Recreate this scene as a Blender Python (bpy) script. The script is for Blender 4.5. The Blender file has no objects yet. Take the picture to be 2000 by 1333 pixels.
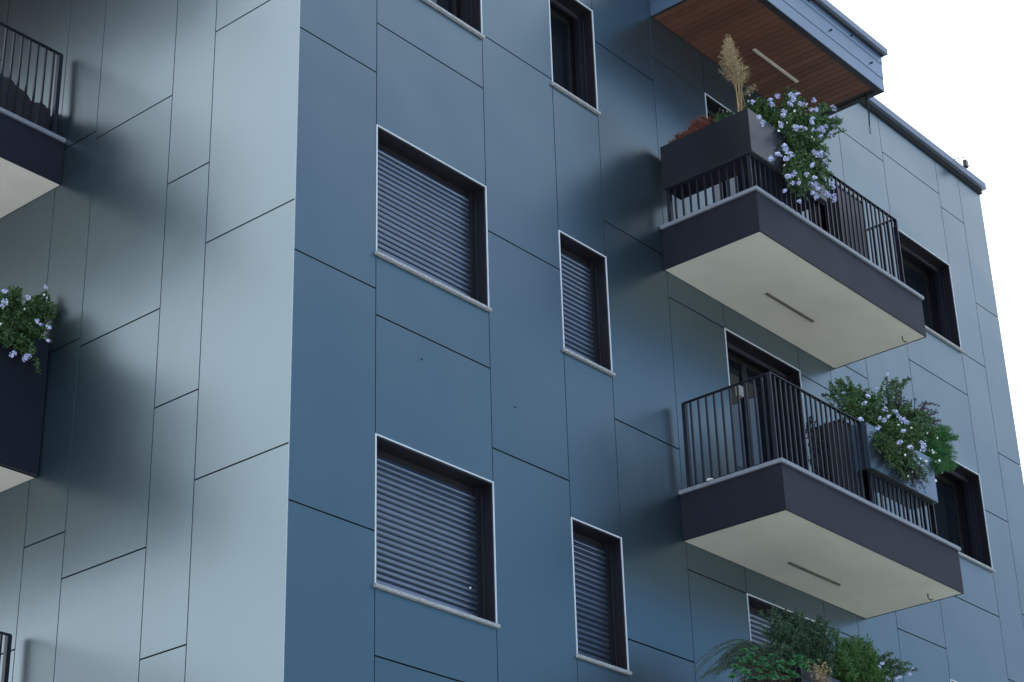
import bpy, bmesh, math, random
from mathutils import Vector, Matrix
random.seed(7)
S = bpy.context.scene
COL = S.collection
Z0 = 12.55                      # facade heights below are measured from a datum 12.55 m over the ground

# ------------------------------------------------------------------ camera
cd = bpy.data.cameras.new('camera'); cam = bpy.data.objects.new('camera', cd); COL.objects.link(cam)
cd.sensor_width = 36.0; cd.lens = 69.399; cd.clip_end = 2000.0; cd.clip_start = 0.1
Rt = Vector((0.6497366, -0.7596719, -0.0272201)); Up = Vector((-0.3205963, -0.3063179, 0.8963188)); Fw = Vector((0.6892462, 0.5736444, 0.4425740))
m = Matrix.Identity(4)
for i in range(3):
    m[i][0] = Rt[i]; m[i][1] = Up[i]; m[i][2] = -Fw[i]
m[0][3], m[1][3], m[2][3] = -10.06399, -10.743624, -10.954324 + Z0
cam.matrix_world = m
S.camera = cam

# ------------------------------------------------------------------ sky, sun, exposure
SUN_EL, SUN_AZ = math.radians(42), math.radians(4)     # azimuth measured from +Y towards +X
w = bpy.data.worlds.new('World'); S.world = w; w.use_nodes = True
nt = w.node_tree; N = nt.nodes; L = nt.links
for n in list(N): N.remove(n)
out = N.new('ShaderNodeOutputWorld'); bg = N.new('ShaderNodeBackground')
sky = N.new('ShaderNodeTexSky'); sky.sky_type = 'NISHITA'; sky.sun_disc = False
sky.sun_elevation = SUN_EL; sky.sun_rotation = SUN_AZ; sky.air_density = 1.0; sky.dust_density = 2.5; sky.ozone_density = 2.0
tc = N.new('ShaderNodeTexCoord')
dot = N.new('ShaderNodeVectorMath'); dot.operation = 'DOT_PRODUCT'
sd = Vector((math.sin(SUN_AZ)*math.cos(SUN_EL), math.cos(SUN_AZ)*math.cos(SUN_EL), math.sin(SUN_EL)))
dot.inputs[1].default_value = sd
L.new(tc.outputs['Generated'], dot.inputs[0])
glow = N.new('ShaderNodeMapRange'); glow.inputs['From Min'].default_value = -0.17; glow.inputs['From Max'].default_value = 0.38
glow.interpolation_type = 'SMOOTHSTEP'
glow.inputs['To Min'].default_value = 0.0; glow.inputs['To Max'].default_value = 1.0
L.new(dot.outputs['Value'], glow.inputs['Value'])
cn = N.new('ShaderNodeTexNoise'); cn.inputs['Scale'].default_value = 2.2; cn.inputs['Detail'].default_value = 4; cn.inputs['Roughness'].default_value = 0.5
L.new(tc.outputs['Generated'], cn.inputs['Vector'])
cr = N.new('ShaderNodeMapRange'); cr.inputs['From Min'].default_value = 0.3; cr.inputs['From Max'].default_value = 0.7
cr.inputs['To Min'].default_value = 0.62; cr.inputs['To Max'].default_value = 0.9
L.new(cn.outputs['Fac'], cr.inputs['Value'])
cc = N.new('ShaderNodeMix'); cc.data_type = 'RGBA'; cc.inputs['A'].default_value = (1.20, 2.72, 4.80, 1); cc.inputs['B'].default_value = (16.0, 16.6, 17.2, 1)
L.new(glow.outputs['Result'], cc.inputs['Factor'])
mx = N.new('ShaderNodeMix'); mx.data_type = 'RGBA'
L.new(cr.outputs['Result'], mx.inputs['Factor']); L.new(sky.outputs['Color'], mx.inputs['A']); L.new(cc.outputs['Result'], mx.inputs['B'])
L.new(mx.outputs['Result'], bg.inputs['Color']); bg.inputs['Strength'].default_value = 0.15
L.new(bg.outputs['Background'], out.inputs['Surface'])
sl = bpy.data.lights.new('sun', 'SUN'); sl.energy = 3.5; sl.angle = math.radians(3); sl.color = (1.0, 0.95, 0.88)
so = bpy.data.objects.new('sun', sl); COL.objects.link(so)
so.rotation_euler = (-sd).to_track_quat('-Z', 'Y').to_euler(); so.location = (0, 20, 40)
S.view_settings.view_transform = 'Standard'; S.view_settings.look = 'None'
S.view_settings.exposure = 0.2; S.view_settings.gamma = 1.0; S.view_settings.use_curve_mapping = False
S.render.engine = 'CYCLES'

# ------------------------------------------------------------------ materials
MATS = {}
def mat(name, col, rough=0.5, metal=0.0, var=0.0, scale=8.0, spec=0.5, bump=0.0, bscale=40.0, stretch=None, island=0.0, col2=None, coat=0.0, objrand=0.0):
    if name in MATS: return MATS[name]
    M = bpy.data.materials.new(name); M.use_nodes = True
    t = M.node_tree; n = t.nodes; l = t.links; b = n['Principled BSDF']
    b.inputs['Base Color'].default_value = (*col, 1); b.inputs['Roughness'].default_value = rough; b.inputs['Metallic'].default_value = metal
    b.inputs['Specular IOR Level'].default_value = spec; b.inputs['Coat Weight'].default_value = coat; b.inputs['Coat Roughness'].default_value = 0.15
    co = n.new('ShaderNodeTexCoord'); mp = n.new('ShaderNodeMapping'); l.new(co.outputs['Object'], mp.inputs['Vector'])
    if stretch: mp.inputs['Scale'].default_value = stretch
    no = n.new('ShaderNodeTexNoise'); no.inputs['Scale'].default_value = scale; no.inputs['Detail'].default_value = 5
    l.new(mp.outputs['Vector'], no.inputs['Vector'])
    fac = no.outputs['Fac']
    if island:
        g = n.new('ShaderNodeNewGeometry'); a = n.new('ShaderNodeMath'); a.operation = 'MULTIPLY_ADD'
        l.new(g.outputs['Random Per Island'], a.inputs[0]); a.inputs[1].default_value = island
        s = n.new('ShaderNodeMath'); s.operation = 'MULTIPLY'; s.inputs[1].default_value = 1 - island
        l.new(fac, s.inputs[0]); l.new(s.outputs[0], a.inputs[2]); fac = a.outputs[0]
    if objrand:
        g = n.new('ShaderNodeObjectInfo'); a = n.new('ShaderNodeMath'); a.operation = 'MULTIPLY_ADD'
        l.new(g.outputs['Random'], a.inputs[0]); a.inputs[1].default_value = objrand
        s = n.new('ShaderNodeMath'); s.operation = 'MULTIPLY'; s.inputs[1].default_value = 1 - objrand
        l.new(fac, s.inputs[0]); l.new(s.outputs[0], a.inputs[2]); fac = a.outputs[0]
    r = n.new('ShaderNodeValToRGB')
    c2 = col2 if col2 else tuple(min(1, c*(1+var)) for c in col)
    c1 = tuple(c*(1-var) for c in col) if not col2 else col
    r.color_ramp.elements[0].position = 0.28; r.color_ramp.elements[1].position = 0.72
    r.color_ramp.elements[0].color = (*c1, 1); r.color_ramp.elements[1].color = (*c2, 1)
    l.new(fac, r.inputs['Fac']); l.new(r.outputs['Color'], b.inputs['Base Color'])
    if bump:
        n2 = n.new('ShaderNodeTexNoise'); n2.inputs['Scale'].default_value = bscale; n2.inputs['Detail'].default_value = 3
        l.new(mp.outputs['Vector'], n2.inputs['Vector'])
        bp = n.new('ShaderNodeBump'); bp.inputs['Strength'].default_value = bump; bp.inputs['Distance'].default_value = 0.02
        l.new(n2.outputs['Fac'], bp.inputs['Height']); l.new(bp.outputs['Normal'], b.inputs['Normal'])
    MATS[name] = M
    return M

def panel_material():
    M = bpy.data.materials.new('lacquered_panel'); M.use_nodes = True
    t = M.node_tree; n = t.nodes; l = t.links; b = n['Principled BSDF']
    co = n.new('ShaderNodeTexCoord')
    mp = n.new('ShaderNodeMapping'); mp.inputs['Scale'].default_value = (1, 1, 0.02)      # fine vertical brushing
    l.new(co.outputs['Object'], mp.inputs['Vector'])
    s1 = n.new('ShaderNodeTexNoise'); s1.inputs['Scale'].default_value = 45; s1.inputs['Detail'].default_value = 6; s1.inputs['Roughness'].default_value = 0.7
    l.new(mp.outputs['Vector'], s1.inputs['Vector'])
    s2 = n.new('ShaderNodeTexNoise'); s2.inputs['Scale'].default_value = 1.1; s2.inputs['Detail'].default_value = 3
    l.new(co.outputs['Object'], s2.inputs['Vector'])
    oi = n.new('ShaderNodeObjectInfo')
    r = n.new('ShaderNodeMix'); r.data_type = 'RGBA'
    r.inputs['A'].default_value = (0.129, 0.177, 0.202, 1); r.inputs['B'].default_value = (0.155, 0.205, 0.231, 1)
    av = n.new('ShaderNodeMath'); av.operation = 'MULTIPLY_ADD'; l.new(oi.outputs['Random'], av.inputs[0]); av.inputs[1].default_value = 0.35
    h = n.new('ShaderNodeMath'); h.operation = 'MULTIPLY_ADD'; l.new(s1.outputs['Fac'], h.inputs[0]); h.inputs[1].default_value = 0.16
    h2 = n.new('ShaderNodeMath'); h2.operation = 'MULTIPLY'; l.new(s2.outputs['Fac'], h2.inputs[0]); h2.inputs[1].default_value = 0.3
    h2.inputs[1].default_value = 0.4
    l.new(h2.outputs[0], h.inputs[2]); l.new(h.outputs[0], av.inputs[2]); l.new(av.outputs[0], r.inputs['Factor'])
    l.new(r.outputs['Result'], b.inputs['Base Color'])
    b.inputs['Metallic'].default_value = 1.0; b.inputs['Specular IOR Level'].default_value = 0.7
    ro = n.new('ShaderNodeMapRange'); l.new(s1.outputs['Fac'], ro.inputs['Value']); ro.inputs['To Min'].default_value = 0.30; ro.inputs['To Max'].default_value = 0.33
    l.new(ro.outputs['Result'], b.inputs['Roughness'])
    # gentle oil-canning of the sheet plus the brushing relief
    n3 = n.new('ShaderNodeTexNoise'); n3.inputs['Scale'].default_value = 0.9; n3.inputs['Detail'].default_value = 1.0
    l.new(co.outputs['Object'], n3.inputs['Vector'])
    bp = n.new('ShaderNodeBump'); bp.inputs['Strength'].default_value = 0.35; bp.inputs['Distance'].default_value = 0.04
    l.new(n3.outputs['Fac'], bp.inputs['Height'])
    bq = n.new('ShaderNodeBump'); bq.inputs['Strength'].default_value = 0.012; bq.inputs['Distance'].default_value = 0.0006
    l.new(s1.outputs['Fac'], bq.inputs['Height']); l.new(bp.outputs['Normal'], bq.inputs['Normal'])
    l.new(bq.outputs['Normal'], b.inputs['Normal'])
    # pigmented teal base under the metallic lacquer
    p2 = n.new('ShaderNodeBsdfPrincipled'); p2.inputs['Base Color'].default_value = (0.016, 0.056, 0.085, 1); p2.inputs['Roughness'].default_value = 0.32
    l.new(bq.outputs['Normal'], p2.inputs['Normal'])
    ms = n.new('ShaderNodeMixShader'); ms.inputs['Fac'].default_value = 0.80
    ms.inputs['Fac'].default_value = 0.86
    # the flakes under the lacquer scatter wider than the lacquer itself
    b3 = n.new('ShaderNodeBsdfPrincipled'); b.inputs['Coat Weight'].default_value = 0.6; b.inputs['Coat Roughness'].default_value = 0.26; b3.inputs['Metallic'].default_value = 1.0; b3.inputs['Roughness'].default_value = 0.52
    l.new(r.outputs['Result'], b3.inputs['Base Color']); l.new(bq.outputs['Normal'], b3.inputs['Normal'])
    m2 = n.new('ShaderNodeMixShader'); m2.inputs['Fac'].default_value = 0.18
    l.new(b.outputs[0], m2.inputs[1]); l.new(b3.outputs[0], m2.inputs[2])
    l.new(p2.outputs[0], ms.inputs[1]); l.new(m2.outputs[0], ms.inputs[2]); l.new(ms.outputs[0], n['Material Output'].inputs['Surface'])
    MATS['panel'] = M
    return M
PANEL = panel_material()
BACK = mat('black_backing', (0.010, 0.011, 0.014), 0.8, var=0.2)
REVEAL = mat('dark_reveal_metal', (0.018, 0.017, 0.023), 0.42, 0.2, var=0.12, scale=3)
TRIM = mat('pale_trim_metal', (0.68, 0.73, 0.79), 0.4, 0.0, var=0.06)
SHUT = mat('shutter_slat_paint', (0.16, 0.195, 0.27), 0.28, 0.85, var=0.10, scale=3, objrand=0.4)
GUIDE = mat('guide_rail_paint', (0.018, 0.019, 0.028), 0.45, 0.2, var=0.1)
BAR = mat('bar_grey', (0.05, 0.055, 0.07), 0.4, 0.3, var=0.1)
GRANITE = mat('speckled_granite', (0.20, 0.21, 0.22), 0.7, var=0.0, scale=80, col2=(0.54, 0.56, 0.58), bump=0.2, bscale=90)
FASCIA = mat('dark_render_fascia', (0.011, 0.0125, 0.023), 0.6, 0.0, spec=0.28, var=0.2, scale=2.5, bump=0.15, bscale=120)
COPING = mat('grey_coping_stone', (0.23, 0.25, 0.30), 0.5, 0.0, var=0.12, scale=30, bump=0.1, bscale=80)
SOFFIT = mat('cream_soffit_paint', (0.70, 0.68, 0.61), 0.85, var=0.07, scale=1.6, bump=0.08, bscale=60)
RAIL = mat('anthracite_railing', (0.018, 0.020, 0.032), 0.4, 0.35, var=0.12, scale=5)
PLANT = mat('anthracite_planter_sheet', (0.015, 0.015, 0.023), 0.30, 0.25, var=0.15, scale=2, spec=0.6)
WOOD = mat('red_brown_soffit_board', (0.090, 0.034, 0.020), 0.6, 0.0, var=0.0, scale=6, col2=(0.135, 0.050, 0.030), stretch=(6, 0.6, 1), objrand=0.45)
CANMET = mat('blue_grey_flashing', (0.12, 0.18, 0.27), 0.36, 0.6, var=0.08, scale=1.5)
ROOFCAP = mat('slate_roof_coping', (0.15, 0.19, 0.27), 0.45, 0.4, var=0.1, scale=3)
GLASS = mat('dark_window_glass', (0.012, 0.016, 0.022), 0.04, 0.0, var=0.1, spec=0.8)
SASH = mat('brown_grey_sash', (0.018, 0.018, 0.019), 0.45, 0.0, var=0.1)
STRIP = mat('soffit_light_dark', (0.10, 0.10, 0.085), 0.5, var=0.1)
STRIPL = mat('soffit_light_pale', (0.50, 0.46, 0.40), 0.5, var=0.08)
CABLE = mat('black_cable', (0.012, 0.014, 0.02), 0.5, var=0.1)
WHITE = mat('white_plastic', (0.8, 0.8, 0.8), 0.5, var=0.03)
CREAMBOX = mat('cream_plastic', (0.42, 0.40, 0.33), 0.5, var=0.05)
CANVAS = mat('dark_cover_cloth', (0.022, 0.020, 0.026), 0.85, var=0.25, scale=4, bump=0.4, bscale=6)
CAB = mat('dark_cabinet_board', (0.028, 0.022, 0.028), 0.5, var=0.15, scale=3)
SOIL = mat('planter_soil', (0.035, 0.024, 0.016), 0.95, var=0.3, scale=30, bump=0.5, bscale=40)
PLANT2 = mat('glossy_grey_planter_sheet', (0.15, 0.19, 0.24), 0.24, 0.85, var=0.08, scale=2)
TINT_LAWN = mat('tint_lawn_green', (0.045, 0.085, 0.028), 0.9, var=0.0, scale=3, col2=(0.085, 0.14, 0.045), bump=0.5, bscale=30)  # green for the added lawn that tints the soffits from below
GROUND = mat('pale_paving', (0.42, 0.43, 0.43), 0.85, var=0.12, scale=0.6, bump=0.2, bscale=8)
LEAF = mat('leaf_plumbago', (0.022, 0.068, 0.022), 0.45, col2=(0.090, 0.185, 0.056), island=0.75, scale=4)
LEAFY = mat('leaf_bright', (0.028, 0.100, 0.022), 0.45, col2=(0.105, 0.250, 0.055), island=0.7, scale=3)
LEAFD = mat('leaf_dark', (0.022, 0.060, 0.034), 0.5, col2=(0.075, 0.155, 0.075), island=0.75, scale=3)
LEAFN = mat('leaf_needle', (0.022, 0.105, 0.022), 0.5, col2=(0.060, 0.240, 0.060), island=0.7, scale=3)
LEAFP = mat('leaf_purple', (0.012, 0.014, 0.022), 0.5, col2=(0.035, 0.025, 0.040), island=0.7, scale=3)
LEAFR = mat('leaf_red', (0.16, 0.050, 0.038), 0.6, col2=(0.32, 0.12, 0.085), island=0.7, scale=3)
LEAFS = mat('leaf_rosette', (0.030, 0.140, 0.055), 0.4, col2=(0.085, 0.30, 0.125), island=0.6, scale=3)
ROSEM = mat('leaf_rosemary', (0.030, 0.065, 0.040), 0.55, col2=(0.075, 0.13, 0.075), island=0.7, scale=3)
STEM = mat('stem_green_brown', (0.030, 0.040, 0.015), 0.7, col2=(0.08, 0.055, 0.025), island=0.5, scale=5)
STRAW = mat('dry_straw', (0.22, 0.15, 0.06), 0.8, col2=(0.48, 0.34, 0.16), island=0.6, scale=8)
PLUME = mat('dry_plume', (0.28, 0.22, 0.12), 0.9, col2=(0.62, 0.50, 0.31), island=0.8, scale=6)
FLB = mat('petal_pale_blue', (0.46, 0.50, 0.84), 0.6, col2=(0.78, 0.82, 0.97), island=0.8, scale=3)
FLW = mat('petal_white', (0.75, 0.78, 0.70), 0.6, col2=(0.92, 0.92, 0.88), island=0.6, scale=3)

# ------------------------------------------------------------------ mesh helpers
class MB:
    def __init__(s): s.v = []; s.f = []
    def box(s, a, b):
        x0, y0, z0 = a; x1, y1, z1 = b
        if x0 > x1: x0, x1 = x1, x0
        if y0 > y1: y0, y1 = y1, y0
        if z0 > z1: z0, z1 = z1, z0
        k = len(s.v)
        s.v += [(x0,y0,z0),(x1,y0,z0),(x1,y1,z0),(x0,y1,z0),(x0,y0,z1),(x1,y0,z1),(x1,y1,z1),(x0,y1,z1)]
        s.f += [(k,k+3,k+2,k+1),(k+4,k+5,k+6,k+7),(k,k+1,k+5,k+4),(k+1,k+2,k+6,k+5),(k+2,k+3,k+7,k+6),(k+3,k,k+4,k+7)]
        return s
    def tube(s, pts, r0, r1=None, n=5, cap=True):
        r1 = r0 if r1 is None else r1
        pts = [Vector(p) for p in pts]; k0 = len(s.v); m_ = len(pts)
        for i, p in enumerate(pts):
            d = (pts[min(i+1, m_-1)] - pts[max(i-1, 0)])
            if d.length < 1e-9: d = Vector((0,0,1))
            d.normalize(); a = d.orthogonal() if abs(d.z) > .9 else d.cross(Vector((0,0,1)))
            a.normalize(); b = d.cross(a); r = r0 + (r1-r0)*i/max(1, m_-1)
            for j in range(n):
                t = 2*math.pi*j/n; s.v.append(tuple(p + a*math.cos(t)*r + b*math.sin(t)*r))
        for i in range(m_-1):
            for j in range(n):
                a0 = k0+i*n+j; a1 = k0+i*n+(j+1) % n
                s.f.append((a0, a1, a1+n, a0+n))
        if cap:
            s.f.append(tuple(k0+j for j in range(n))[::-1]); s.f.append(tuple(k0+(m_-1)*n+j for j in range(n)))
        return s
    def mesh(s, name, m, off=(0,0,0), bevel=0.0, smooth=False):
        me = bpy.data.meshes.new(name)
        me.from_pydata([(x-off[0], y-off[1], z-off[2]) for x, y, z in s.v], [], s.f); me.update()
        if bevel or True:
            bm = bmesh.new(); bm.from_mesh(me); bmesh.ops.recalc_face_normals(bm, faces=bm.faces)
            if bevel: bmesh.ops.bevel(bm, geom=bm.edges, offset=bevel, segments=1, affect='EDGES', clamp_overlap=True)
            bm.to_mesh(me); bm.free()
        me.materials.append(m)
        if smooth:
            for p in me.polygons: p.use_smooth = True
        return me

def tag(o, label=None, cat=None, group=None, kind=None):
    for k, v in (('label', label), ('category', cat), ('group', group), ('kind', kind)):
        if v: o[k] = v
    return o
BASE = {}
def absbase(o): return BASE.get(o.name, Vector((0,0,0)))
def root(name, loc, label, cat, group=None):
    o = bpy.data.objects.new(name, None); COL.objects.link(o); o.empty_display_size = 0.2
    o.location = (loc[0], loc[1], loc[2]+Z0); BASE[o.name] = Vector(loc)
    return tag(o, label, cat, group)
def part(name, mb, m, parent, bevel=0.0, smooth=False, label=None, kind=None):
    """mesh in facade coordinates -> child whose origin coincides with its root's origin"""
    b = absbase(parent)
    o = bpy.data.objects.new(name, mb.mesh(name, m, b, bevel, smooth)); COL.objects.link(o)
    o.parent = parent; BASE[o.name] = b
    if label: o['label'] = label
    if kind: o['kind'] = kind
    return o
def inst(name, me, parent, at):
    """share mesh data, placed at facade coords `at`"""
    o = bpy.data.objects.new(name, me); COL.objects.link(o); o.parent = parent
    o.location = Vector(at) - absbase(parent); return o
def solo(name, mb, m, loc, label, cat, group=None, bevel=0.0, smooth=False):
    o = bpy.data.objects.new(name, mb.mesh(name, m, loc, bevel, smooth)); COL.objects.link(o)
    o.location = (loc[0], loc[1], loc[2]+Z0); BASE[o.name] = Vector(loc)
    return tag(o, label, cat, group)

# ------------------------------------------------------------------ ground
g = MB(); g.box((-400,-400,-0.4-Z0),(400,400,-Z0))
me = g.mesh('ground', GROUND); o = bpy.data.objects.new('ground', me); COL.objects.link(o); o.location = (0,0,Z0); o['kind'] = 'structure'

g = MB(); g.box((3.0,-16,-.001-Z0),(40,-5.0,.004-Z0)); me = g.mesh('unseen_tint_lawn', TINT_LAWN); o = bpy.data.objects.new('unseen_tint_lawn', me); COL.objects.link(o); o.location = (0,0,Z0); o['kind'] = 'structure'  # unseen lawn, added so its bounce tints the right balcony soffits

# ------------------------------------------------------------------ the building
XR = 13.675; YB = 12.0; ZT = 3.63; ZB = -Z0 + 0.15; GAP = 0.0085; TH = 0.012
B = root('apartment_building', (0, 0, -Z0), 'blue grey panel clad apartment block with dark balconies and pale rimmed windows, seen from below', 'building')
H = 3.105
big = [(-1.109, -2.447), (1.992, 0.655), (-4.205, -5.550)]
nar = [(-1.135, -2.475), (1.970, 0.636), (-4.235, -5.575)]
door = [(1.922, -0.36), (-1.184, -3.46), (-4.278, -6.56)]
rig = [(1.903, 0.584), (-1.228, -2.548), (-4.310, -5.65)]
def rep(z, s=2.2745, lo=-Z0, hi=ZT):
    r = []; k = z
    while k < hi: r.append(k); k += s
    k = z - s
    while k > lo: r.append(k); k -= s
    return r
cols = [
 (0.0, 0.994, rep(-0.537), []),
 (0.994, 2.518, [3.12, .028, -3.067, -6.155, -9.26], big),
 (2.518, 3.633, rep(0.684-.0), []),
 (3.633, 4.406, [3.2], nar),
 (4.406, 5.499, rep(-0.695), []),
 (5.499, 6.540, [1.922, -1.184, -4.278, -7.38, -10.48], []),
 (6.540, 8.060, [], door),
 (8.060, 8.764, [1.922, -1.224, -4.278, -7.38, -10.48], []),
 (8.764, 9.662, rep(-0.749), []),
 (9.662, 10.798, rep(-1.662), []),
 (10.798, 12.341, [3.04, -.081, -3.177, -6.28, -9.4], rig),
 (12.341, 13.006, rep(0.583-.02), []),
 (13.006, XR, rep(-0.706), []),
]
lcols = [
 (0.0, 1.148, rep(-0.045), []),
 (1.148, 1.729, rep(-1.475), []),
 (1.729, 2.870, rep(-0.489), []),
 (2.870, 3.464, [1.88, -.397, -2.671, -4.592, -6.87, -9.14], []),
 (3.464, 4.600, [2.6, -.55, -3.6, -5.545, -7.9, -10.1], []),
 (4.600, 5.700, rep(1.269), []),
 (5.700, 7.000, rep(0.3), []),
 (7.000, 8.500, rep(-0.9), []),
 (8.500, 10.20, rep(-0.1), []),
 (10.20, YB, rep(-1.4), []),
]
def build_face(cs, P):
    """P(a, o, z): a along the wall, o outward"""
    bk = MB()
    for a0, a1, js, ops in cs:
        cuts = sorted(set([ZB, ZT] + js + [v for o_ in ops for v in o_]))
        solid = []
        for z0, z1 in zip(cuts[:-1], cuts[1:]):
            if z1 - z0 < 0.02: continue
            if any(z0 >= ob-1e-6 and z1 <= ot+1e-6 for ot, ob in ops): continue
            solid.append((z0, z1))
            gt = GAP/2 if z1 in [o_[1] for o_ in ops] else .0065; gb = GAP/2 if z0 in [o_[0] for o_ in ops] else .0065
            b = MB(); b.box(P(a0+GAP/2, 0, z0+gb), P(a1-GAP/2, -TH, z1-gt))
            part('panel', b, PANEL, B, bevel=0.0012)
        # black rain screen backing behind the joints, merged over runs
        run = None
        for z0, z1 in solid:
            if run and abs(run[1]-z0) < 1e-6: run[1] = z1
            else:
                if run: bk.box(P(a0+.012, -TH-.03, run[0]+.012), P(a1-.012, -.42, run[1]-.012)); 
                run = [z0, z1]
        if run: bk.box(P(a0+.012, -TH-.03, run[0]+.012), P(a1-.012, -.42, run[1]-.012))
        # slim continuous carrier that closes the gaps between columns
    return bk
PR = lambda a, o, z: (a, -o, z)
PL = lambda a, o, z: (-o, a, z)
bk = build_face(cols, PR)
for i, (a0, a1, js, ops) in enumerate(cols):       # vertical carriers behind the vertical joints
    if i: bk.box(PR(a0-.012, -TH-.026, ZB), PR(a0+.012, -.42, ZT))
part('rainscreen_backing', bk, BACK, B)
cols2 = [(max(a0, .45), a1, js, ops) if a0 == 0 else (a0, a1, js, ops) for a0, a1, js, ops in lcols]
bk2 = build_face(lcols, PL)
for i, (a0, a1, js, ops) in enumerate(lcols):
    if i: bk2.box(PL(a0-.012, -TH-.026, ZB), PL(a0+.012, -.42, ZT))
part('rainscreen_backing', bk2, BACK, B)
core = MB(); core.box((.46, .46, ZB), (XR-.03, YB-.02, ZT-.02)); part('core_wall', core, BACK, B)
sidew = MB(); sidew.box((XR-.025, .02, ZB), (XR-.004, YB, ZT)); part('side_wall', sidew, PANEL, B)
rearw = MB(); rearw.box((.02, YB+.002, ZB), (XR-.03, YB+.02, ZT)); part('rear_wall', rearw, PANEL, B)
cb = MB(); cb.box((-.003, -.003, ZB), (.0035, .0035, ZT)); part('corner_trim', cb, mat('corner_bead', (0.25, 0.31, 0.37), 0.4, 0.3, var=0.05), B)
# roof coping; a black strip paints the shadow line below it
rc = MB(); rc.box((-.09, -.085, 3.686), (XR+.07, .35, 3.795)); part('roof_coping', rc, ROOFCAP, B, bevel=.004)
rc = MB(); rc.box((-.09, .352, 3.686), (.35, YB+.08, 3.795)); rc.box((XR-.3, .352, 3.686), (XR+.07, YB+.08, 3.795)); part('roof_coping', rc, ROOFCAP, B, bevel=.004)
rg = MB(); rg.box((-.03, -.03, ZT-.02), (XR+.02, .3, 3.684)); part('painted_shadow_strip', rg, BACK, B)
rf = MB(); rf.box((.3, .3, ZT-.015), (XR-.2, YB-.1, 3.69)); part('roof', rf, COPING, B)

# ---- windows
def slat_mesh(wd, pitch=0.0555):
    b = MB(); n = 7; prof = []
    for i in range(n):
        t = i/(n-1); z = t*(pitch-.007); y = -0.0165*math.sin(math.pi*t)**0.8
        prof.append((y, z))
    prof.append((.004, pitch-.007)); prof.append((.004, pitch+.001)); 
    k = 0
    for y, z in prof: b.v += [(0, y, z), (wd, y, z)]
    for i in range(len(prof)-1): b.f.append((2*i, 2*i+1, 2*i+3, 2*i+2))
    # back skin closes the section
    q = len(b.v); b.v += [(0, .008, 0), (wd, .008, 0), (0, .008, pitch+.001), (wd, .008, pitch+.001)]
    e = len(prof)-1
    b.f += [(q+1, q, q+2, q+3), (0, q, q+1, 1), (2*e, 2*e+1, q+3, q+2)]
    me = b.mesh('slat', SHUT)
    for i, p in enumerate(me.polygons): p.use_smooth = (i < n-1)
    return me
SLATS = {}
def window(x0, x1, zt, zb, closed, seen=True, isdoor=False, depth=.34):
    w_ = x1-x0; e = .003
    f = MB(); t = .02; d = depth; i0, i1, jt, jb = x0+.004, x1-.004, zt-.004, zb+.004
    f.box((i0, .004, jb), (i0+t, d, jt)); f.box((i1-t, .004, jb), (i1, d, jt)); f.box((i0+t+.0005, .004, jt-t), (i1-t-.0005, d, jt)); f.box((i0+t+.0005, .03, jb), (i1-t-.0005, d, jb+t))
    wn = part('door_opening' if isdoor else 'window', f, REVEAL, B)
    r = MB(); q = .0095
    r.box((x0-e, -.007, zb), (x0+q, .0035, zt+e)); r.box((x1-q, -.007, zb), (x1+e, .0035, zt+e)); r.box((x0+q+.0005, -.0065, zt-q), (x1-q-.0005, .0035, zt+e))
    part('rim', r, TRIM, wn, bevel=.001)
    if not isdoor:
        s = MB(); s.box((x0-.016, -.032, zb-.028), (x1+.016, .24, zb+.003)); part('sill', s, GRANITE, wn, bevel=.003)
    gy = .165
    a0, a1 = i0+t, i1-t
    for s_ in (0, 1):
        gq = MB(); gw = .055
        if s_ == 0: gq.box((a0+.001, gy-.03, jb+.02), (a0+gw*.55, gy+.045, jt-t-.002))
        else: gq.box((a1-gw, gy-.018, jb+.02), (a1-.001, gy+.045, jt-t-.002)); gq.box((a1-.007, gy-.05, jb+.02), (a1-.0015, gy-.019, jt-t-.002))
        part('guide_rail', gq, GUIDE if s_ == 0 else GUIDE, wn)
    ln = MB(); ln.box((a1-.0105, gy-.056, jb+.02), (a1-.0025, gy-.051, jt-t-.06)); part('guide_edge', ln, BAR, wn)
    if closed:
        key = round(w_, 3); wd = (a1-.055)-(a0+.03)
        if key not in SLATS: SLATS[key] = slat_mesh(wd)
        z = jb+.022; 
        lim = zt-.105
        while z < lim:
            inst('slat', SLATS[key], wn, (a0+.03, gy, z)); z += .0555
        bx = MB(); bx.box((a0+.03, gy+.012, z), (a1-.055, gy+.03, jt-t-.002)); part('head_board', bx, GUIDE, wn)
    else:
        bb = MB(); bb.box((a0+.05, gy-.02, jt-.075), (a1-.056, gy+.005, jt-.052)); bb.box((a0+.05, gy-.012, jt-.051), (a1-.056, gy+.002, jt-.021)); part('bottom_bar', bb, BAR, wn)
        # deep dark recess: glazed sash set back at the inner wall line
        sb = MB(); sy = d-.045
        zz0, zz1 = jb+t, jt-t
        sb.box((a0+.002, sy-.02, zz0), (a0+.07, sy+.03, zz1)); sb.box((a1-.07, sy-.02, zz0), (a1-.002, sy+.03, zz1))
        sb.box((a0+.071, sy-.02, zz1-.07), (a1-.071, sy+.03, zz1)); sb.box((a0+.071, sy-.02, zz0), (a1-.071, sy+.03, zz0+.07))
        mx_ = (a0+a1)/2
        if w_ > 1: sb.box((mx_-.05, sy-.022, zz0+.071), (mx_+.05, sy+.028, zz1-.071))
        part('sash', sb, SASH, wn, bevel=.003)
        gl = MB(); gl.box((a0+.03, sy+.004, zz0+.03), (a1-.03, sy+.012, zz1-.03)); part('glass', gl, GLASS, wn)
    return wn
for k, (zt, zb) in enumerate(big): window(.994, 2.518, zt, zb, k != 1)
for k, (zt, zb) in enumerate(nar): window(3.633, 4.406, zt, zb, k != 1)
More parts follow.
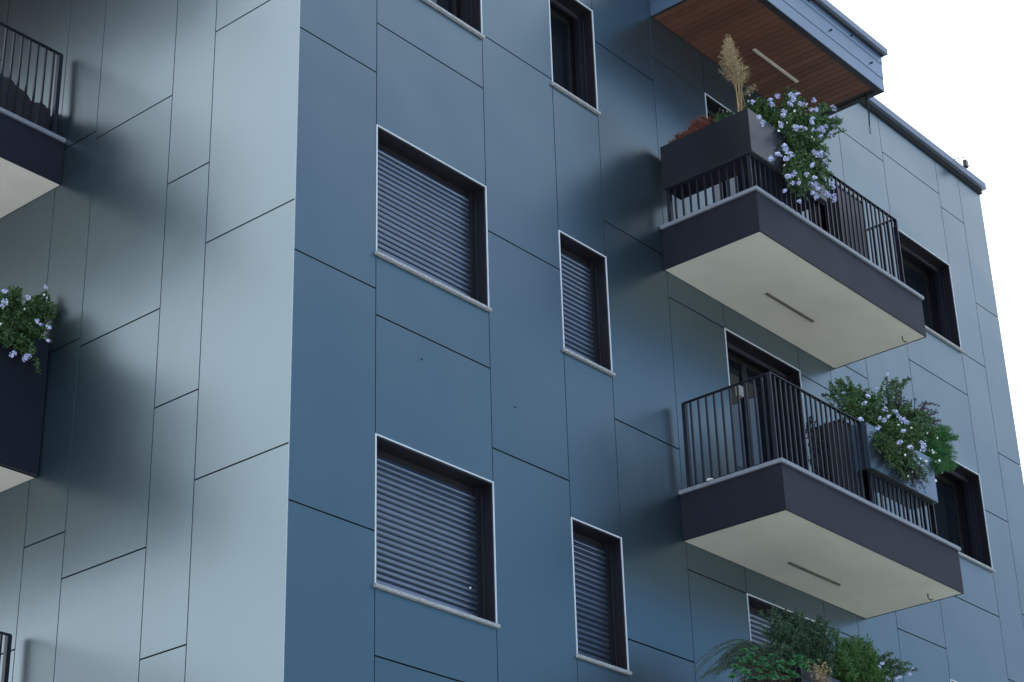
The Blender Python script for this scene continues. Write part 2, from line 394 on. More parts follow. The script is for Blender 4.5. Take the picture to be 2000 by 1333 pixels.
for k, (zt, zb) in enumerate(door): window(6.540, 8.060, zt, zb, k == 2, isdoor=True)
for k, (zt, zb) in enumerate(rig): window(10.798, 12.341, zt, zb, k == 2, depth=.40)

# ---- balconies
def balus_mesh(h, axis):
    b = MB()
    b.box((-.0095, -.0095, 0), (.0095, .0095, h))
    return b.mesh('baluster', RAIL)
def balcony(P, flip, a0, a1, dep, zu, ztop, ra0, ra1, rz, cut=(), light=None, label=None, coping_end=.03):
    """P maps (along, outward, z). cut: list of (lo, hi, z) lowering the front rail; 'side' lowers the near side rail"""
    def bx(A, C, mb=None):
        mb = mb or MB(); return mb.box(P(*A), P(*C))
    sl_ = part('balcony', bx((a0, .002, zu+.012), (a1, dep, ztop-.045)), FASCIA, B, bevel=.003, label=label)
    part('soffit', bx((a0+.012, .006, zu+.004), (a1-.012, dep-.012, zu+.0115)), SOFFIT, sl_)
    lip = MB(); t = .0115
    for A, C in (((a0, .002, zu), (a0+t, dep, zu+.0118)), ((a1-t, .002, zu), (a1, dep, zu+.0118)), ((a0+t+.0003, dep-t, zu), (a1-t-.0003, dep, zu+.0118))): bx(A, C, lip)
    part('drip_edge', lip, FASCIA, sl_)
    cp = MB(); o_ = .022
    bx((a0-o_, .002, ztop-.042), (a0+.16, dep+o_, ztop), cp); bx((a0+.1605, dep-.14, ztop-.042), (a1+coping_end, dep+o_, ztop), cp)
    bx((a1-.13, .002, ztop-.042), (a1+coping_end, dep-.1405, ztop), cp)
    part('coping', cp, COPING, sl_, bevel=.004)
    fl = MB(); bx((a0+.161, .004, ztop-.044), (a1-.131, dep-.141, ztop-.012), fl); part('floor', fl, COPING, sl_)
    # railing
    ro = dep-.05; zb = ztop+.035
    hs = [rz]
    hr = MB(); br = MB(); plist = []
    bm_side = None
    # front spans
    spans = []; pos = ra0
    for lo, hi, z in sorted(cut[0]):
        if lo > pos: spans.append((pos, lo, rz))
        spans.append((max(lo, pos), hi, z)); pos = hi
    if pos < ra1: spans.append((pos, ra1, rz))
    cache = {}
    def bal(ax, h):
        k = (ax, round(h, 3))
        if k not in cache: cache[k] = balus_mesh(h, ax)
        return cache[k]
    along = 'y' if flip else 'x'
    for lo, hi, z in spans:
        bx((lo, ro-.04, z-.012), (hi, ro, z), hr)
        n = max(1, round((hi-lo)/.0945)); 
        for i in range(n+1):
            a = lo+(hi-lo)*i/n
            if i in (0, n): bx((a-.009, ro-.042, ztop-.002), (a+.009, ro+.002, z-.0125), plist.append(MB()) or plist[-1])
            else: inst('baluster', bal('b' if flip else 'a', z-.013-zb), sl_, P(a, ro-.02, zb))
        bx((lo+.01, ro-.035, zb-.012), (hi-.01, ro-.005, zb), br)
    # sides
    for a, z in ((ra0, cut[1] if len(cut) > 1 and cut[1] else rz), (ra1, rz)):
        s = 1 if a == ra0 else -1
        A0, A1 = (a-.0, a+.04*s)
        bx((A0, .09, z-.0125), (A1, ro-.0405, z-.0005), hr)
        n = round((ro-.13)/.0945)
        for i in range(1, n):
            oo = .09+(ro-.11)*i/n
            inst('baluster', bal('a' if flip else 'b', z-.013-zb), sl_, P(a+.02*s, oo, zb))
        bx((A0, .085, ztop-.002), (a+.045*s, .13, z-.013), plist.append(MB()) or plist[-1])
        bx((a+.005*s, .131, zb-.012), (a+.035*s, ro-.045, zb), br)
    part('handrail', hr, RAIL, sl_, bevel=.002); [part('post', p_, RAIL, sl_) for p_ in plist]; part('bottom_rail', br, RAIL, sl_)
    if light:
        li = MB(); bx((light[0], light[2]-.016, zu-.014), (light[1], light[2]+.016, zu+.0035), li); part('light_strip', li, STRIP, sl_, bevel=.003)
    return sl_
B1 = balcony(PR, False, 5.44, 8.882, 1.25, -.884, -.345, 5.465, 8.61, .605, cut=([(5.465, 6.92, .095)], .095), light=(6.66, 7.61, .51))
B2 = balcony(PR, False, 5.44, 8.965, 1.245, -3.993, -3.452, 5.465, 8.61, -2.475, cut=([(7.2, 8.61, -3.025)],), light=(6.74, 7.72, .425))
B3 = balcony(PR, False, 5.44, 8.92, 1.25, -7.09, -6.55, 5.465, 8.61, -5.60, cut=([(5.465, 6.92, -6.11)], -6.11))
L1 = balcony(PL, True, 3.365, 8.2, 2.2, -.812, -.285, 3.40, 8.0, .715, cut=([],))
L2 = balcony(PL, True, 3.365, 8.2, 2.2, -3.935, -3.42, 3.40, 8.0, -2.41, cut=([],))
L3 = balcony(PL, True, 3.365, 8.2, 2.2, -7.03, -6.50, 3.40, 8.0, -5.44, cut=([],))
def hook(P, a, o, z, parent):
    h = MB(); c = P(a, o, z)
    h.tube([c, (c[0], c[1], c[2]-.05), (c[0]+.015, c[1]-.02, c[2]-.075), (c[0]+.035, c[1]-.03, c[2]-.06)], .006, n=6)
    part('hook', h, RAIL, parent, smooth=True)
hook(PR, 8.669, 1.048, -.880, B1); hook(PR, 8.691, .948, -3.989, B2)

# ---- roof canopy over the top balcony
cx0, cx1, cd_, cz = 5.53, 8.78, 1.18, 2.492
def canopy(P, cx0, cx1, cd_, cz, light, bolts, flip=False):
    def bx(mb, A, C): mb.box(P(*A), P(*C)); return mb
    CAN = part('canopy', bx(MB(), (cx0+.012, cd_-.03, cz+.012), (cx1-.012, .002, 3.00)), BACK, B)
    seams = [cz, 2.675, 2.897, 3.015]
    for k in range(3):
        z0, z1 = seams[k], seams[k+1]; f = .006*k
        for A, C in (((cx0-f, cd_+f, z0), (cx1+f, cd_-.010+f, z1-.001)), ((cx0-f, cd_-.0105+f, z0), (cx0+.010-f, .001, z1-.001)), ((cx1-.010+f, cd_-.0105+f, z0), (cx1+f, .001, z1-.001))):
            part('fascia_sheet', bx(MB(), A, C), CANMET, CAN, bevel=.002)
    part('painted_shadow_strip', bx(MB(), (cx0-.03, cd_+.03, 3.0155), (cx1+.03, .001, 3.045)), BACK, CAN)  # black strip painted as the shadow line under the canopy coping
    part('canopy_coping', bx(MB(), (cx0-.075, cd_+.075, 3.0465), (cx1+.075, .001, 3.135)), ROOFCAP, CAN, bevel=.004)
    fr = MB(); bw = .085; zf = cz-.002
    bx(fr, (cx0+.0105, cd_-.0106, zf), (cx1-.0105, cd_-bw, cz+.0115)); bx(fr, (cx0+.0105, cd_-bw-.0005, zf), (cx0+.04, .004, cz+.0115)); bx(fr, (cx1-bw, cd_-bw-.0005, zf), (cx1-.0105, .004, cz+.0115))
    part('soffit_frame', fr, GUIDE, CAN)
    x = cx0+.041; pw = .1015
    q = bx(MB(), (0, cd_-bw-.002, cz+.002), (pw-.006, .005, cz+.0115)); pme = q.mesh('soffit_board', WOOD, bevel=.0015)
    while x+pw < cx1-bw+.02:
        o_ = inst('soffit_board', pme, CAN, P(x, 0, 0)); x += pw
    li = bx(MB(), (light[0], light[2]+.019, cz-.018), (light[1], light[2]-.019, cz+.0015)); part('light_strip', li, STRIPL, CAN, bevel=.003)
    for sx, sz in bolts:
        s_ = MB(); s_.tube([P(sx, cd_+.006, sz), P(sx, cd_+.028, sz)], .013, n=8); part('bolt', s_, BACK, CAN)
canopy(PR, cx0, cx1, cd_, cz, (6.89, 7.84, .51), ((7.575, 2.787), (8.075, 2.965), (8.506, 2.781), (7.113, 2.97)))
canopy(PL, 3.42, 8.2, 2.15, cz, (4.6, 5.55, .6), ())
# small fixings / marks on the panels
for px_, pz_ in ((1.58, -3.30), (2.86, -3.35)):
    s = MB(); s.tube([(px_, .001, pz_), (px_, -.006, pz_)], .009, n=7); part('rivet', s, BACK, B)
ws = MB(); ws.tube([(2.33, .14, -5.22), (2.33, .13, -5.22)], .010, n=7); part('plug', ws, WHITE, B)

# ------------------------------------------------------------------ planters
def planter(parts_boxes, base, label, mt=PLANT, soil=.05):
    """each box: (x0,y0,z0,x1,y1,z1); open trough with walls"""
    r_ = root('planter_box', base, label, 'planter', 'planter boxes hung on the balcony railings')
    sh = MB(); so_ = MB()
    for x0, y0, z0, x1, y1, z1, sides in parts_boxes:
        t = .006
        sh.box((x0, y0, z0), (x1, y1, z0+t))
        if 'w' in sides: sh.box((x0, y0, z0+t+.0002), (x0+t, y1, z1))
        if 'e' in sides: sh.box((x1-t, y0, z0+t+.0002), (x1, y1, z1))
        if 's' in sides: sh.box((x0+t+.0002, y0, z0+t+.0002), (x1-t-.0002, y0+t, z1))
        if 'n' in sides: sh.box((x0+t+.0002, y1-t, z0+t+.0002), (x1-t-.0002, y1, z1))
        so_.box((x0+t+.001, y0+t+.001, z0+t+.002), (x1-t-.001, y1-t-.001, z1-soil))
    part('trough', sh, mt, r_, bevel=.0012); part('soil', so_, SOIL, r_)
    return r_
def corner_planter(dz, label):
    r_ = planter([(5.432, -.876, .100+dz, 5.765, -.07, .637+dz, 'wen'), (5.432, -1.245, .100+dz, 6.92, -.8762, .637+dz, 'wes')], (5.9, -.8, .1+dz), label)
    # inner back wall of the front leg
    b = MB(); b.box((5.771, -.884, .108+dz), (6.912, -.878, .637+dz)); part('back_panel', b, PLANT, r_)
    # bright folded corner edge and bottom lip
    e = MB(); e.box((5.4285, -1.2485, .098+dz), (5.434, -1.2425, .640+dz)); part('edge_fold', e, BAR, r_)
    l_ = MB(); l_.box((5.434, -1.2485, .0945+dz), (6.92, -1.2, .0985+dz)); l_.box((5.4285, -1.2, .0945+dz), (5.46, -.07, .0985+dz)); part('bottom_lip', l_, BAR, r_)
    return r_
corner_planter(0, 'anthracite metal corner planter on the upper right balcony with a dry plume and blue flowers')
corner_planter(-6.205, 'anthracite corner planter at the bottom edge full of mixed green shrubs')
p2 = planter([(7.2, -1.255, -3.022, 8.62, -.92, -2.50, 'wens')], (7.9, -1.1, -3.02), 'grey planter trough at the far end of the middle balcony under a blue flowered shrub', PLANT2)
l_ = MB(); l_.box((7.2, -1.2585, -3.0275), (8.62, -1.21, -3.0235)); part('bottom_lip', l_, BAR, p2)
planter([(-1.30, 3.325, -3.93, -.012, 3.70, -2.55, 'wens')], (-.65, 3.5, -3.9), 'tall dark planter at the left edge of the photo under trailing blue flowers', soil=.04)

# ------------------------------------------------------------------ plants
def rv(s=1.0): return Vector((random.uniform(-s, s), random.uniform(-s, s), random.uniform(-s, s)))
def leaf(mb, p, d, L_, W_, up=None, fold=.25):
    d = d.normalized(); s = d.cross(Vector((0,0,1)) if abs(d.z) < .95 else Vector((1,0,0))); s.normalize()
    u = s.cross(d); a = random.uniform(-.9, .9); s2 = s*math.cos(a)+u*math.sin(a); u2 = s2.cross(d)
    k = len(mb.v)
    mb.v += [tuple(p), tuple(p+d*L_*.45+s2*W_*.5+u2*W_*fold), tuple(p+d*L_-u2*L_*.12), tuple(p+d*L_*.45-s2*W_*.5+u2*W_*fold)]
    mb.f += [(k, k+1, k+2), (k, k+2, k+3)]
def bez(p0, p1, p2, n):
    return [p0*(1-t)**2 + p1*2*t*(1-t) + p2*t*t for t in [i/n for i in range(n+1)]]
def inell(c, r):
    while True:
        v = rv(1)
        if v.length < 1: return Vector((c[0]+v.x*r[0], c[1]+v.y*r[1], c[2]+v.z*r[2]))
def grow(name, base, label, cat, roots, blobs, leafL=.035, leafW=.016, mt=LEAF, step=.018, sag=.0, start=.25, group=None, whorl=2, leafvar=.4, stemr=.0022, droop=0.0, smt=STEM, lift=.22, kind_leaf='leaf', side=0.0):
    """roots: list of start points; blobs: (centre, radii, count)"""
    r_ = root(name, base, label, cat, group)
    lf = MB(); st = MB(); tips = []
    for c_, rr, n in blobs:
        for _ in range(n):
            tgt = inell(c_, rr); p0 = min(random.sample(roots, min(3, len(roots))), key=lambda q: (Vector(q)-tgt).length); p0 = Vector(p0)+Vector((random.uniform(-.06, .06), random.uniform(-.05, .05), 0))
            ctl = (p0+tgt)/2 + Vector((0, 0, lift*(.5+random.random())*max(.25, (tgt-p0).length)))+rv(.05)
            ln = (tgt-p0).length+.1; ns = max(4, int(ln/.05)); pts = bez(p0, ctl, tgt, ns)
            st.tube(pts, stemr, stemr*.5, n=3, cap=False)
            m_ = int(ln/step)
            for i in range(m_):
                t = start+(1-start)*i/max(1, m_-1)
                q = p0*(1-t)**2+ctl*2*t*(1-t)+tgt*t*t; dr = ((ctl-p0)*(1-t)+(tgt-ctl)*t).normalized()
                for _w in range(whorl):
                    d = dr*random.uniform(.1, .8)+rv(1).normalized()*.9+Vector((0, 0, -droop))
                    s = 1+random.uniform(-leafvar, leafvar)
                    q2 = q + rv(side) if side else q
                    leaf(lf, q2, d, leafL*s, leafW*s)
            tips.append((tgt, (tgt-ctl).normalized()))
    part('foliage', lf, mt, r_); part('stem', st, smt, r_)
    return r_, tips
def cluster_mesh(seed, mt=FLB, n=11, R=.030, pet=.0135):
    random.seed(seed); b = MB()
    for i in range(n):
        d = rv(1).normalized(); d.z = abs(d.z)*.9+.1; d.normalize(); c_ = d*R*random.uniform(.75, 1.05)
        a = d.orthogonal().normalized(); e = d.cross(a)
        b.tube([Vector((0,0,-.01)), c_], .0012, n=3, cap=False)
        for k in range(5):
            t = 2*math.pi*k/5+i; u = a*math.cos(t)+e*math.sin(t); v = d.cross(u)
            q = len(b.v)
            b.v += [tuple(c_), tuple(c_+u*pet*.6+v*pet*.38+d*.002), tuple(c_+u*pet+d*.001), tuple(c_+u*pet*.6-v*pet*.38+d*.002)]
            b.f += [(q, q+1, q+2, q+3)]
    return b.mesh('flower_cluster', mt)
CLU = [cluster_mesh(100+i) for i in range(6)]
def daisy_mesh(seed):
    random.seed(seed); b = MB()
    for j in range(1):
        c_ = Vector((0,0,0)); d = (Vector((-.5, -.6, .1))+rv(.5)).normalized(); a = d.orthogonal().normalized(); e = d.cross(a)
        for k in range(6):
            t = 2*math.pi*k/6; u = a*math.cos(t)+e*math.sin(t); v = d.cross(u); q = len(b.v); p_ = .0135
            b.v += [tuple(c_), tuple(c_+u*p_*.6+v*p_*.4), tuple(c_+u*p_), tuple(c_+u*p_*.6-v*p_*.4)]; b.f += [(q, q+1, q+2, q+3)]
    return b.mesh('small_flower', FLW)
DAI = [daisy_mesh(300+i) for i in range(4)]
random.seed(11)
def flowers(r_, pts, meshes, name, smin=.8, smax=1.25):
    for p_ in pts:
        o_ = inst(name, random.choice(meshes), r_, p_)
        o_.rotation_euler = (random.uniform(-.7, .7), random.uniform(-.7, .7), random.uniform(0, 6.28)); k = random.uniform(smin, smax); o_.scale = (k, k, k)
# a point on the plane y=const seen at photo pixel (used once at build time to place blossoms in space)
C0 = Vector((-10.06399, -10.743624, -10.954324))
def at(u, v, y):
    d = Fw*3855.52+Rt*(u-1000)-Up*(v-666.5); t = (y-C0.y)/d.y; return C0+d*t
def atx(u, v, x):
    d = Fw*3855.52+Rt*(u-1000)-Up*(v-666.5); t = (x-C0.x)/d.x; return C0+d*t
def pb(u, v, y, ru, rz_, n, ry=.14):
    c_ = at(u, v, y); return ((c_.x, c_.y, c_.z), (ru, ry, rz_), n)

# --- upper balcony, corner planter
rt1 = [(x_/10, -1.05, .60) for x_ in range(60, 69)]
pl1, t1 = grow('plumbago_bush', (6.4, -1.05, .58), 'blue flowered bush cascading down the front of the upper right balcony', 'plant', rt1, [
    pb(1500, 214, -1.15, .24, .09, 50), pb(1560, 220, -1.2, .26, .16, 60), pb(1610, 245, -1.2, .22, .16, 40), pb(1550, 265, -1.30, .22, .14, 70), pb(1590, 285, -1.32, .20, .20, 60),
    pb(1575, 330, -1.36, .22, .18, 70), pb(1565, 365, -1.38, .18, .14, 40), pb(1605, 350, -1.34, .14, .18, 40), pb(1475, 205, -1.1, .08, .05, 14), pb(1634, 248, -1.2, .10, .14, 16), pb(1525, 230, -1.28, .12, .08, 24), pb(1540, 190, -1.1, .12, .08, 7), pb(1625, 215, -1.1, .12, .05, 4), pb(1608, 300, -1.25, .14, .12, 12)], step=.020, sag=.1, leafL=.036, leafW=.017, whorl=2)
bl = [(1545,185,-1.2),(1556,186,-1.2),(1503,198,-1.2),(1505,206,-1.2),(1548,198,-1.25),(1541,206,-1.25),(1565,203,-1.25),(1572,208,-1.25),(1585,216,-1.2),(1592,216,-1.2),(1593,198,-1.1),(1532,218,-1.3),(1531,226,-1.3),(1585,232,-1.3),(1584,240,-1.3),(1563,248,-1.38),(1570,253,-1.38),(1556,252,-1.38),(1524,246,-1.38),(1491,240,-1.3),(1483,232,-1.3),(1627,212,-1.1),(1636,229,-1.1),(1620,235,-1.15),(1640,234,-1.15),(1609,260,-1.3),(1622,262,-1.25),(1604,250,-1.3),(1535,287,-1.45),(1537,297,-1.45),(1545,304,-1.45),(1538,313,-1.45),(1520,304,-1.35),(1508,313,-1.35),(1590,297,-1.4),(1596,303,-1.4),(1604,302,-1.35),(1614,322,-1.35),(1610,316,-1.35),(1587,326,-1.45),(1574,339,-1.48),(1536,347,-1.45),(1548,342,-1.45),(1591,349,-1.45),(1584,360,-1.45),(1592,362,-1.45),(1597,370,-1.45),(1561,356,-1.45),(1548,361,-1.45),(1534,372,-1.45),(1589,380,-1.42),(1596,386,-1.42),(1622,358,-1.35),(1625,367,-1.35),(1619,381,-1.35),(1627,385,-1.35),(1632,391,-1.35),(1614,378,-1.35),(1561,394,-1.42),(1470,199,-1.1),(1517,190,-1.15),(1602,268,-1.3),(1590,255,-1.3),(1612,247,-1.25),(1628,250,-1.2)]
flowers(pl1, [at(b_[0]+random.uniform(-3,3), b_[1]+random.uniform(-3,3), b_[2]-.04) for b_ in bl for _ in (0, 1)], CLU, 'flower_cluster', .75, 1.15)
wl = [(1522,239,-1.3),(1537,240,-1.35),(1521,256,-1.4),(1532,268,-1.42),(1586,268,-1.4),(1590,273,-1.4),(1552,217,-1.3),(1532,323,-1.45),(1464,186,-1.05),(1448,200,-1.0),(1462,198,-1.0),(1482,206,-1.1),(1560,350,-1.48),(1576,345,-1.48),(1595,306,-1.4)]
flowers(pl1, [at(*b_) for b_ in wl], DAI, 'small_flower', .9, 1.4)
# dry plume
pr = root('dried_plume_grass', (5.68, -.95, .58), 'dry beige plume on straw stalks standing in the corner of the upper planter', 'plant')
st = MB(); pm_ = MB(); fk = MB()
yq = -.95; cb_ = at(1448, 205, yq)
for i in range(16):
    a = at(1450+random.uniform(-9, 7), 216+random.uniform(-4, 6), yq+random.uniform(-.05, .05)); b_ = at(1440+random.uniform(-8, 10), 155+random.uniform(-12, 12), yq+random.uniform(-.06, .06))
    st.tube(bez(a, (a+b_)/2+rv(.03), b_, 4), .004, .002, n=3, cap=False)
axis = [(1421, 74, 4), (1421, 90, 12), (1424, 105, 17), (1428, 120, 23), (1433, 135, 28), (1437, 148, 27), (1440, 158, 18)]
for i in range(330):
    k = random.random()*(len(axis)-1); j = int(k); f_ = k-j; u, v, r0 = [axis[j][q]*(1-f_)+axis[min(j+1, len(axis)-1)][q]*f_ for q in range(3)]
    c_ = at(u+2, v+9, yq); th = random.uniform(0, 6.28); rr = r0/150*(.35+.8*random.random()); e = c_+Vector((math.cos(th)*rr, math.sin(th)*rr*.8, random.uniform(.03, .11)))
    mp_ = (c_+e)/2+Vector((0, 0, -.015)); pp = bez(c_, mp_, e, 8)
    for q in pp[2:]:
        for _ in range(2): leaf(pm_, q+rv(.007), (e-c_).normalized()+rv(.8), random.uniform(.010, .024), .006)
for i in range(150):
    k = random.random()*(len(axis)-1); j = int(k); f_ = k-j; u, v, r0 = [axis[j][q]*(1-f_)+axis[min(j+1, len(axis)-1)][q]*f_ for q in range(3)]
    c_ = at(u+4, v+10, yq); th = random.uniform(0, 6.28); rr = r0/150*1.0
    fk.tube([c_, c_+Vector((math.cos(th)*rr, math.sin(th)*rr*.8, .09))], .0014, .0008, n=3, cap=False)
for (u, v) in ((1465, 176), (1458, 181), (1471, 173)):
    c_ = at(u, v, yq)
    for i in range(60): leaf(pm_, c_+rv(.035), Vector((.6, 0, .3))+rv(.6), .026, .006)
part('stalk', st, STRAW, pr); part('plume', pm_, PLUME, pr); part('branchlet', fk, STRAW, pr)
# red brown twigs along the side leg
def atx_s(u, v): q = atx(u, v, 5.6); return tuple(q)
rr_ = [(5.6, -.2, .60), (5.6, -.35, .60), (5.6, -.5, .60), (5.6, -.62, .60)]
rdp, _ = grow('red_brown_shrub', (5.6, -.4, .58), 'low reddish brown feathery shrub behind the rim of the upper planter', 'plant', rr_, [((5.56, -.32, .72), (.08, .18, .07), 50), ((5.56, -.52, .80), (.08, .16, .10), 60), ((5.56, -.66, .78), (.07, .10, .07), 20), ((5.5, -.25, .66), (.06, .1, .04), 20)], leafL=.026, leafW=.007, mt=LEAFR, step=.008, start=.1, smt=LEAFR, side=.008)
grp, _ = grow('small_white_daisies', (5.6, -.85, .58), 'low green tuft with tiny white flowers between red twigs and plume', 'plant', [(5.6, -.8, .60), (5.6, -.95, .60), (5.6, -.7, .60)], [((5.56, -.80, .74), (.08, .20, .07), 60)], leafL=.026, leafW=.011, mt=LEAF, step=.010)
flowers(grp, [atx(1406, 214, 5.5), atx(1420, 218, 5.5), atx(1405, 219, 5.52), atx(1412, 216, 5.52)], DAI, 'small_flower', 1.0, 1.4)

# --- middle balcony
rt2 = [(x_/10, -1.08, -2.54) for x_ in range(73, 85)]
pl2, _ = grow('plumbago_bush', (7.6, -1.08, -2.55), 'blue flowered bush with long bright sprays spilling over the middle balcony rail', 'plant', rt2[:8], [
    pb(1640, 748, -.9, .16, .06, 16), pb(1665, 765, -.95, .16, .08, 22), pb(1625, 765, -.9, .08, .06, 8), pb(1735, 748, -1.0, .10, .06, 6), pb(1765, 745, -1.0, .08, .04, 5), pb(1700, 775, -1.05, .20, .08, 24), pb(1695, 805, -1.1, .20, .08, 40),
    pb(1715, 830, -1.2, .18, .10, 56), pb(1745, 850, -1.28, .22, .13, 70), pb(1785, 860, -1.32, .18, .12, 50), pb(1745, 905, -1.36, .15, .08, 16), pb(1775, 925, -1.38, .12, .09, 14), pb(1725, 865, -1.34, .14, .10, 16), pb(1815, 850, -1.3, .16, .10, 20), pb(1800, 820, -1.15, .14, .10, 26), pb(1765, 800, -1.1, .14, .08, 16), pb(1735, 880, -1.34, .16, .09, 34), pb(1770, 890, -1.36, .14, .10, 34), pb(1800, 930, -1.38, .10, .10, 22), pb(1650, 790, -1.0, .08, .06, 8)], leafL=.034, leafW=.016, mt=LEAF, step=.019)
bl = [(1728,822,-1.35),(1720,818,-1.35),(1736,815,-1.35),(1752,813,-1.3),(1766,822,-1.35),(1772,828,-1.35),(1760,818,-1.35),(1680,821,-1.3),(1716,836,-1.4),(1765,844,-1.42),(1758,866,-1.45),(1777,876,-1.45),(1805,873,-1.45),(1803,880,-1.45),(1799,866,-1.45),(1733,733,-1.0),(1774,740,-1.0),(1648,772,-.95),(1697,768,-1.05),(1712,763,-1.05),(1690,790,-1.2),(1728,802,-1.2),(1694,776,-1.1),(1748,806,-1.3)]
flowers(pl2, [at(b_[0], b_[1], b_[2]-.03) for b_ in bl], CLU, 'flower_cluster', .85, 1.25)
wl = [(1761,891,-1.45),(1768,889,-1.45),(1798,896,-1.45),(1808,893,-1.45),(1809,901,-1.45),(1821,880,-1.4),(1823,884,-1.4),(1829,885,-1.4),(1813,846,-1.35),(1831,856,-1.35),(1808,862,-1.4),(1828,902,-1.4),(1832,905,-1.4),(1821,919,-1.42),(1825,924,-1.42),(1840,924,-1.38),(1828,939,-1.4),(1774,930,-1.42),(1782,922,-1.42),(1811,846,-1.35),(1755,830,-1.4),(1780,836,-1.4),(1815,880,-1.45),(1835,900,-1.4)]
flowers(pl2, [at(*b_) for b_ in wl], DAI, 'small_flower', .9, 1.5)
grow('purple_leaf_shrub', (8.1, -1.1, -2.55), 'dark purple leaved twigs rising above the middle planter', 'plant', rt2[6:11], [pb(1740, 772, -1.05, .05, .05, 5), pb(1770, 785, -1.05, .10, .05, 10), pb(1805, 800, -1.05, .12, .10, 8), pb(1828, 800, -1.05, .08, .08, 4), pb(1835, 825, -1.05, .06, .03, 5), pb(1790, 985-40, -1.4, .05, .08, 8), pb(1803, 955, -1.42, .03, .06, 8), pb(1790, 830, -1.1, .12, .08, 4)], leafL=.022, leafW=.010, mt=LEAFP, step=.028, start=.5, smt=LEAFP)
grow('asparagus_fern', (8.45, -1.1, -2.55), 'feathery bright green fern at the right end of the middle planter', 'plant', rt2[8:], [pb(1835, 845, -1.2, .12, .09, 40), pb(1848, 885, -1.22, .10, .12, 50), pb(1830, 912, -1.25, .11, .08, 36), pb(1812, 870, -1.2, .16, .12, 60), pb(1852, 860, -1.2, .08, .06, 12), pb(1850, 915, -1.25, .06, .05, 12)], leafL=.045, leafW=.004, mt=LEAFN, step=.011, start=.30, whorl=3, smt=LEAFN, lift=.1)
vn, _ = grow('climbing_vine', (6.95, -.75, -3.45), 'leafy vine hanging behind the bars of the middle balcony', 'plant', [(6.95, -.75, -2.35), (7.05, -.8, -2.35), (7.15, -.8, -2.4)], [((7.0, -.75, -3.1), (.17, .12, .35), 22), ((6.9, -.75, -2.7), (.15, .12, .3), 16), ((6.95, -.75, -3.4), (.15, .12, .12), 10)], leafL=.032, leafW=.018, mt=LEAFP, step=.03, start=.2, lift=.05)

# --- bottom planter
rt3 = [(x_/10, -1.05, -5.62) for x_ in range(55, 70)]
grow('rosemary_bush', (5.6, -.9, -5.62), 'arching grey green rosemary at the left of the bottom planter', 'plant', rt3[:3], [pb(1412, 1282, -1.1, .18, .07, 10), pb(1430, 1300, -1.1, .20, .07, 14), pb(1395, 1322, -1.1, .20, .05, 10), pb(1362, 1305, -1.15, .04, .08, 3), pb(1455, 1322, -1.15, .18, .07, 20)], leafL=.018, leafW=.004, mt=ROSEM, step=.009, start=.3, whorl=2, lift=.28)
grow('nandina_shrub', (6.0, -.85, -5.62), 'large dark fine leaved shrub in front of the lowest shuttered opening', 'plant', [(5.9, -1.0, -5.62), (6.0, -1.0, -5.62), (6.1, -1.0, -5.62)], [pb(1510, 1225, -1.0, .16, .12, 30), pb(1545, 1212, -1.0, .20, .14, 50), pb(1595, 1225, -1.0, .22, .12, 44), pb(1540, 1250, -1.05, .28, .14, 120), pb(1600, 1255, -1.05, .18, .12, 60), pb(1515, 1275, -1.1, .22, .10, 60), pb(1480, 1300, -1.12, .24, .10, 60), pb(1560, 1300, -1.1, .26, .10, 60), pb(1610, 1290, -1.1, .14, .12, 40), pb(1530, 1192, -1.0, .03, .04, 4), pb(1500, 1190, -1.0, .03, .04, 3)], leafL=.032, leafW=.009, mt=LEAFD, step=.018, start=.45, whorl=2)
grow('bamboo_leaf_bush', (6.7, -1.0, -5.62), 'bright green fine leaved bush right of the dark shrub at the bottom', 'plant', rt3[10:], [pb(1690, 1275, -1.1, .20, .14, 60), pb(1720, 1320, -1.12, .14, .08, 40), pb(1665, 1262, -1.1, .17, .12, 80), pb(1690, 1290, -1.12, .17, .12, 90), pb(1640, 1290, -1.15, .15, .12, 70), pb(1700, 1318, -1.15, .20, .08, 60), pb(1650, 1318, -1.15, .2, .08, 50), pb(1618, 1238, -1.1, .06, .05, 12), pb(1685, 1250, -1.1, .03, .05, 6)], leafL=.030, leafW=.007, mt=LEAFY, step=.016, start=.4, whorl=2)
pl3, _ = grow('plumbago_bush', (7.0, -1.0, -5.62), 'sparse blue flowered sprays at the bottom right of the photo', 'plant', [(6.85, -1.05, -5.62), (6.9, -1.0, -5.62)], [pb(1730, 1290, -1.1, .14, .12, 14), pb(1760, 1300, -1.1, .14, .06, 8), pb(1745, 1322, -1.1, .18, .06, 14), pb(1775, 1305, -1.1, .06, .06, 3)], mt=LEAFD, step=.028, start=.4)
flowers(pl3, [at(*b_) for b_ in ((1780,1309,-1.15),(1716,1305,-1.2),(1758,1325,-1.2),(1752,1328,-1.2),(1735,1328,-1.2),(1777,1320,-1.15),(1722,1298,-1.2))], CLU, 'flower_cluster', .8, 1.1)
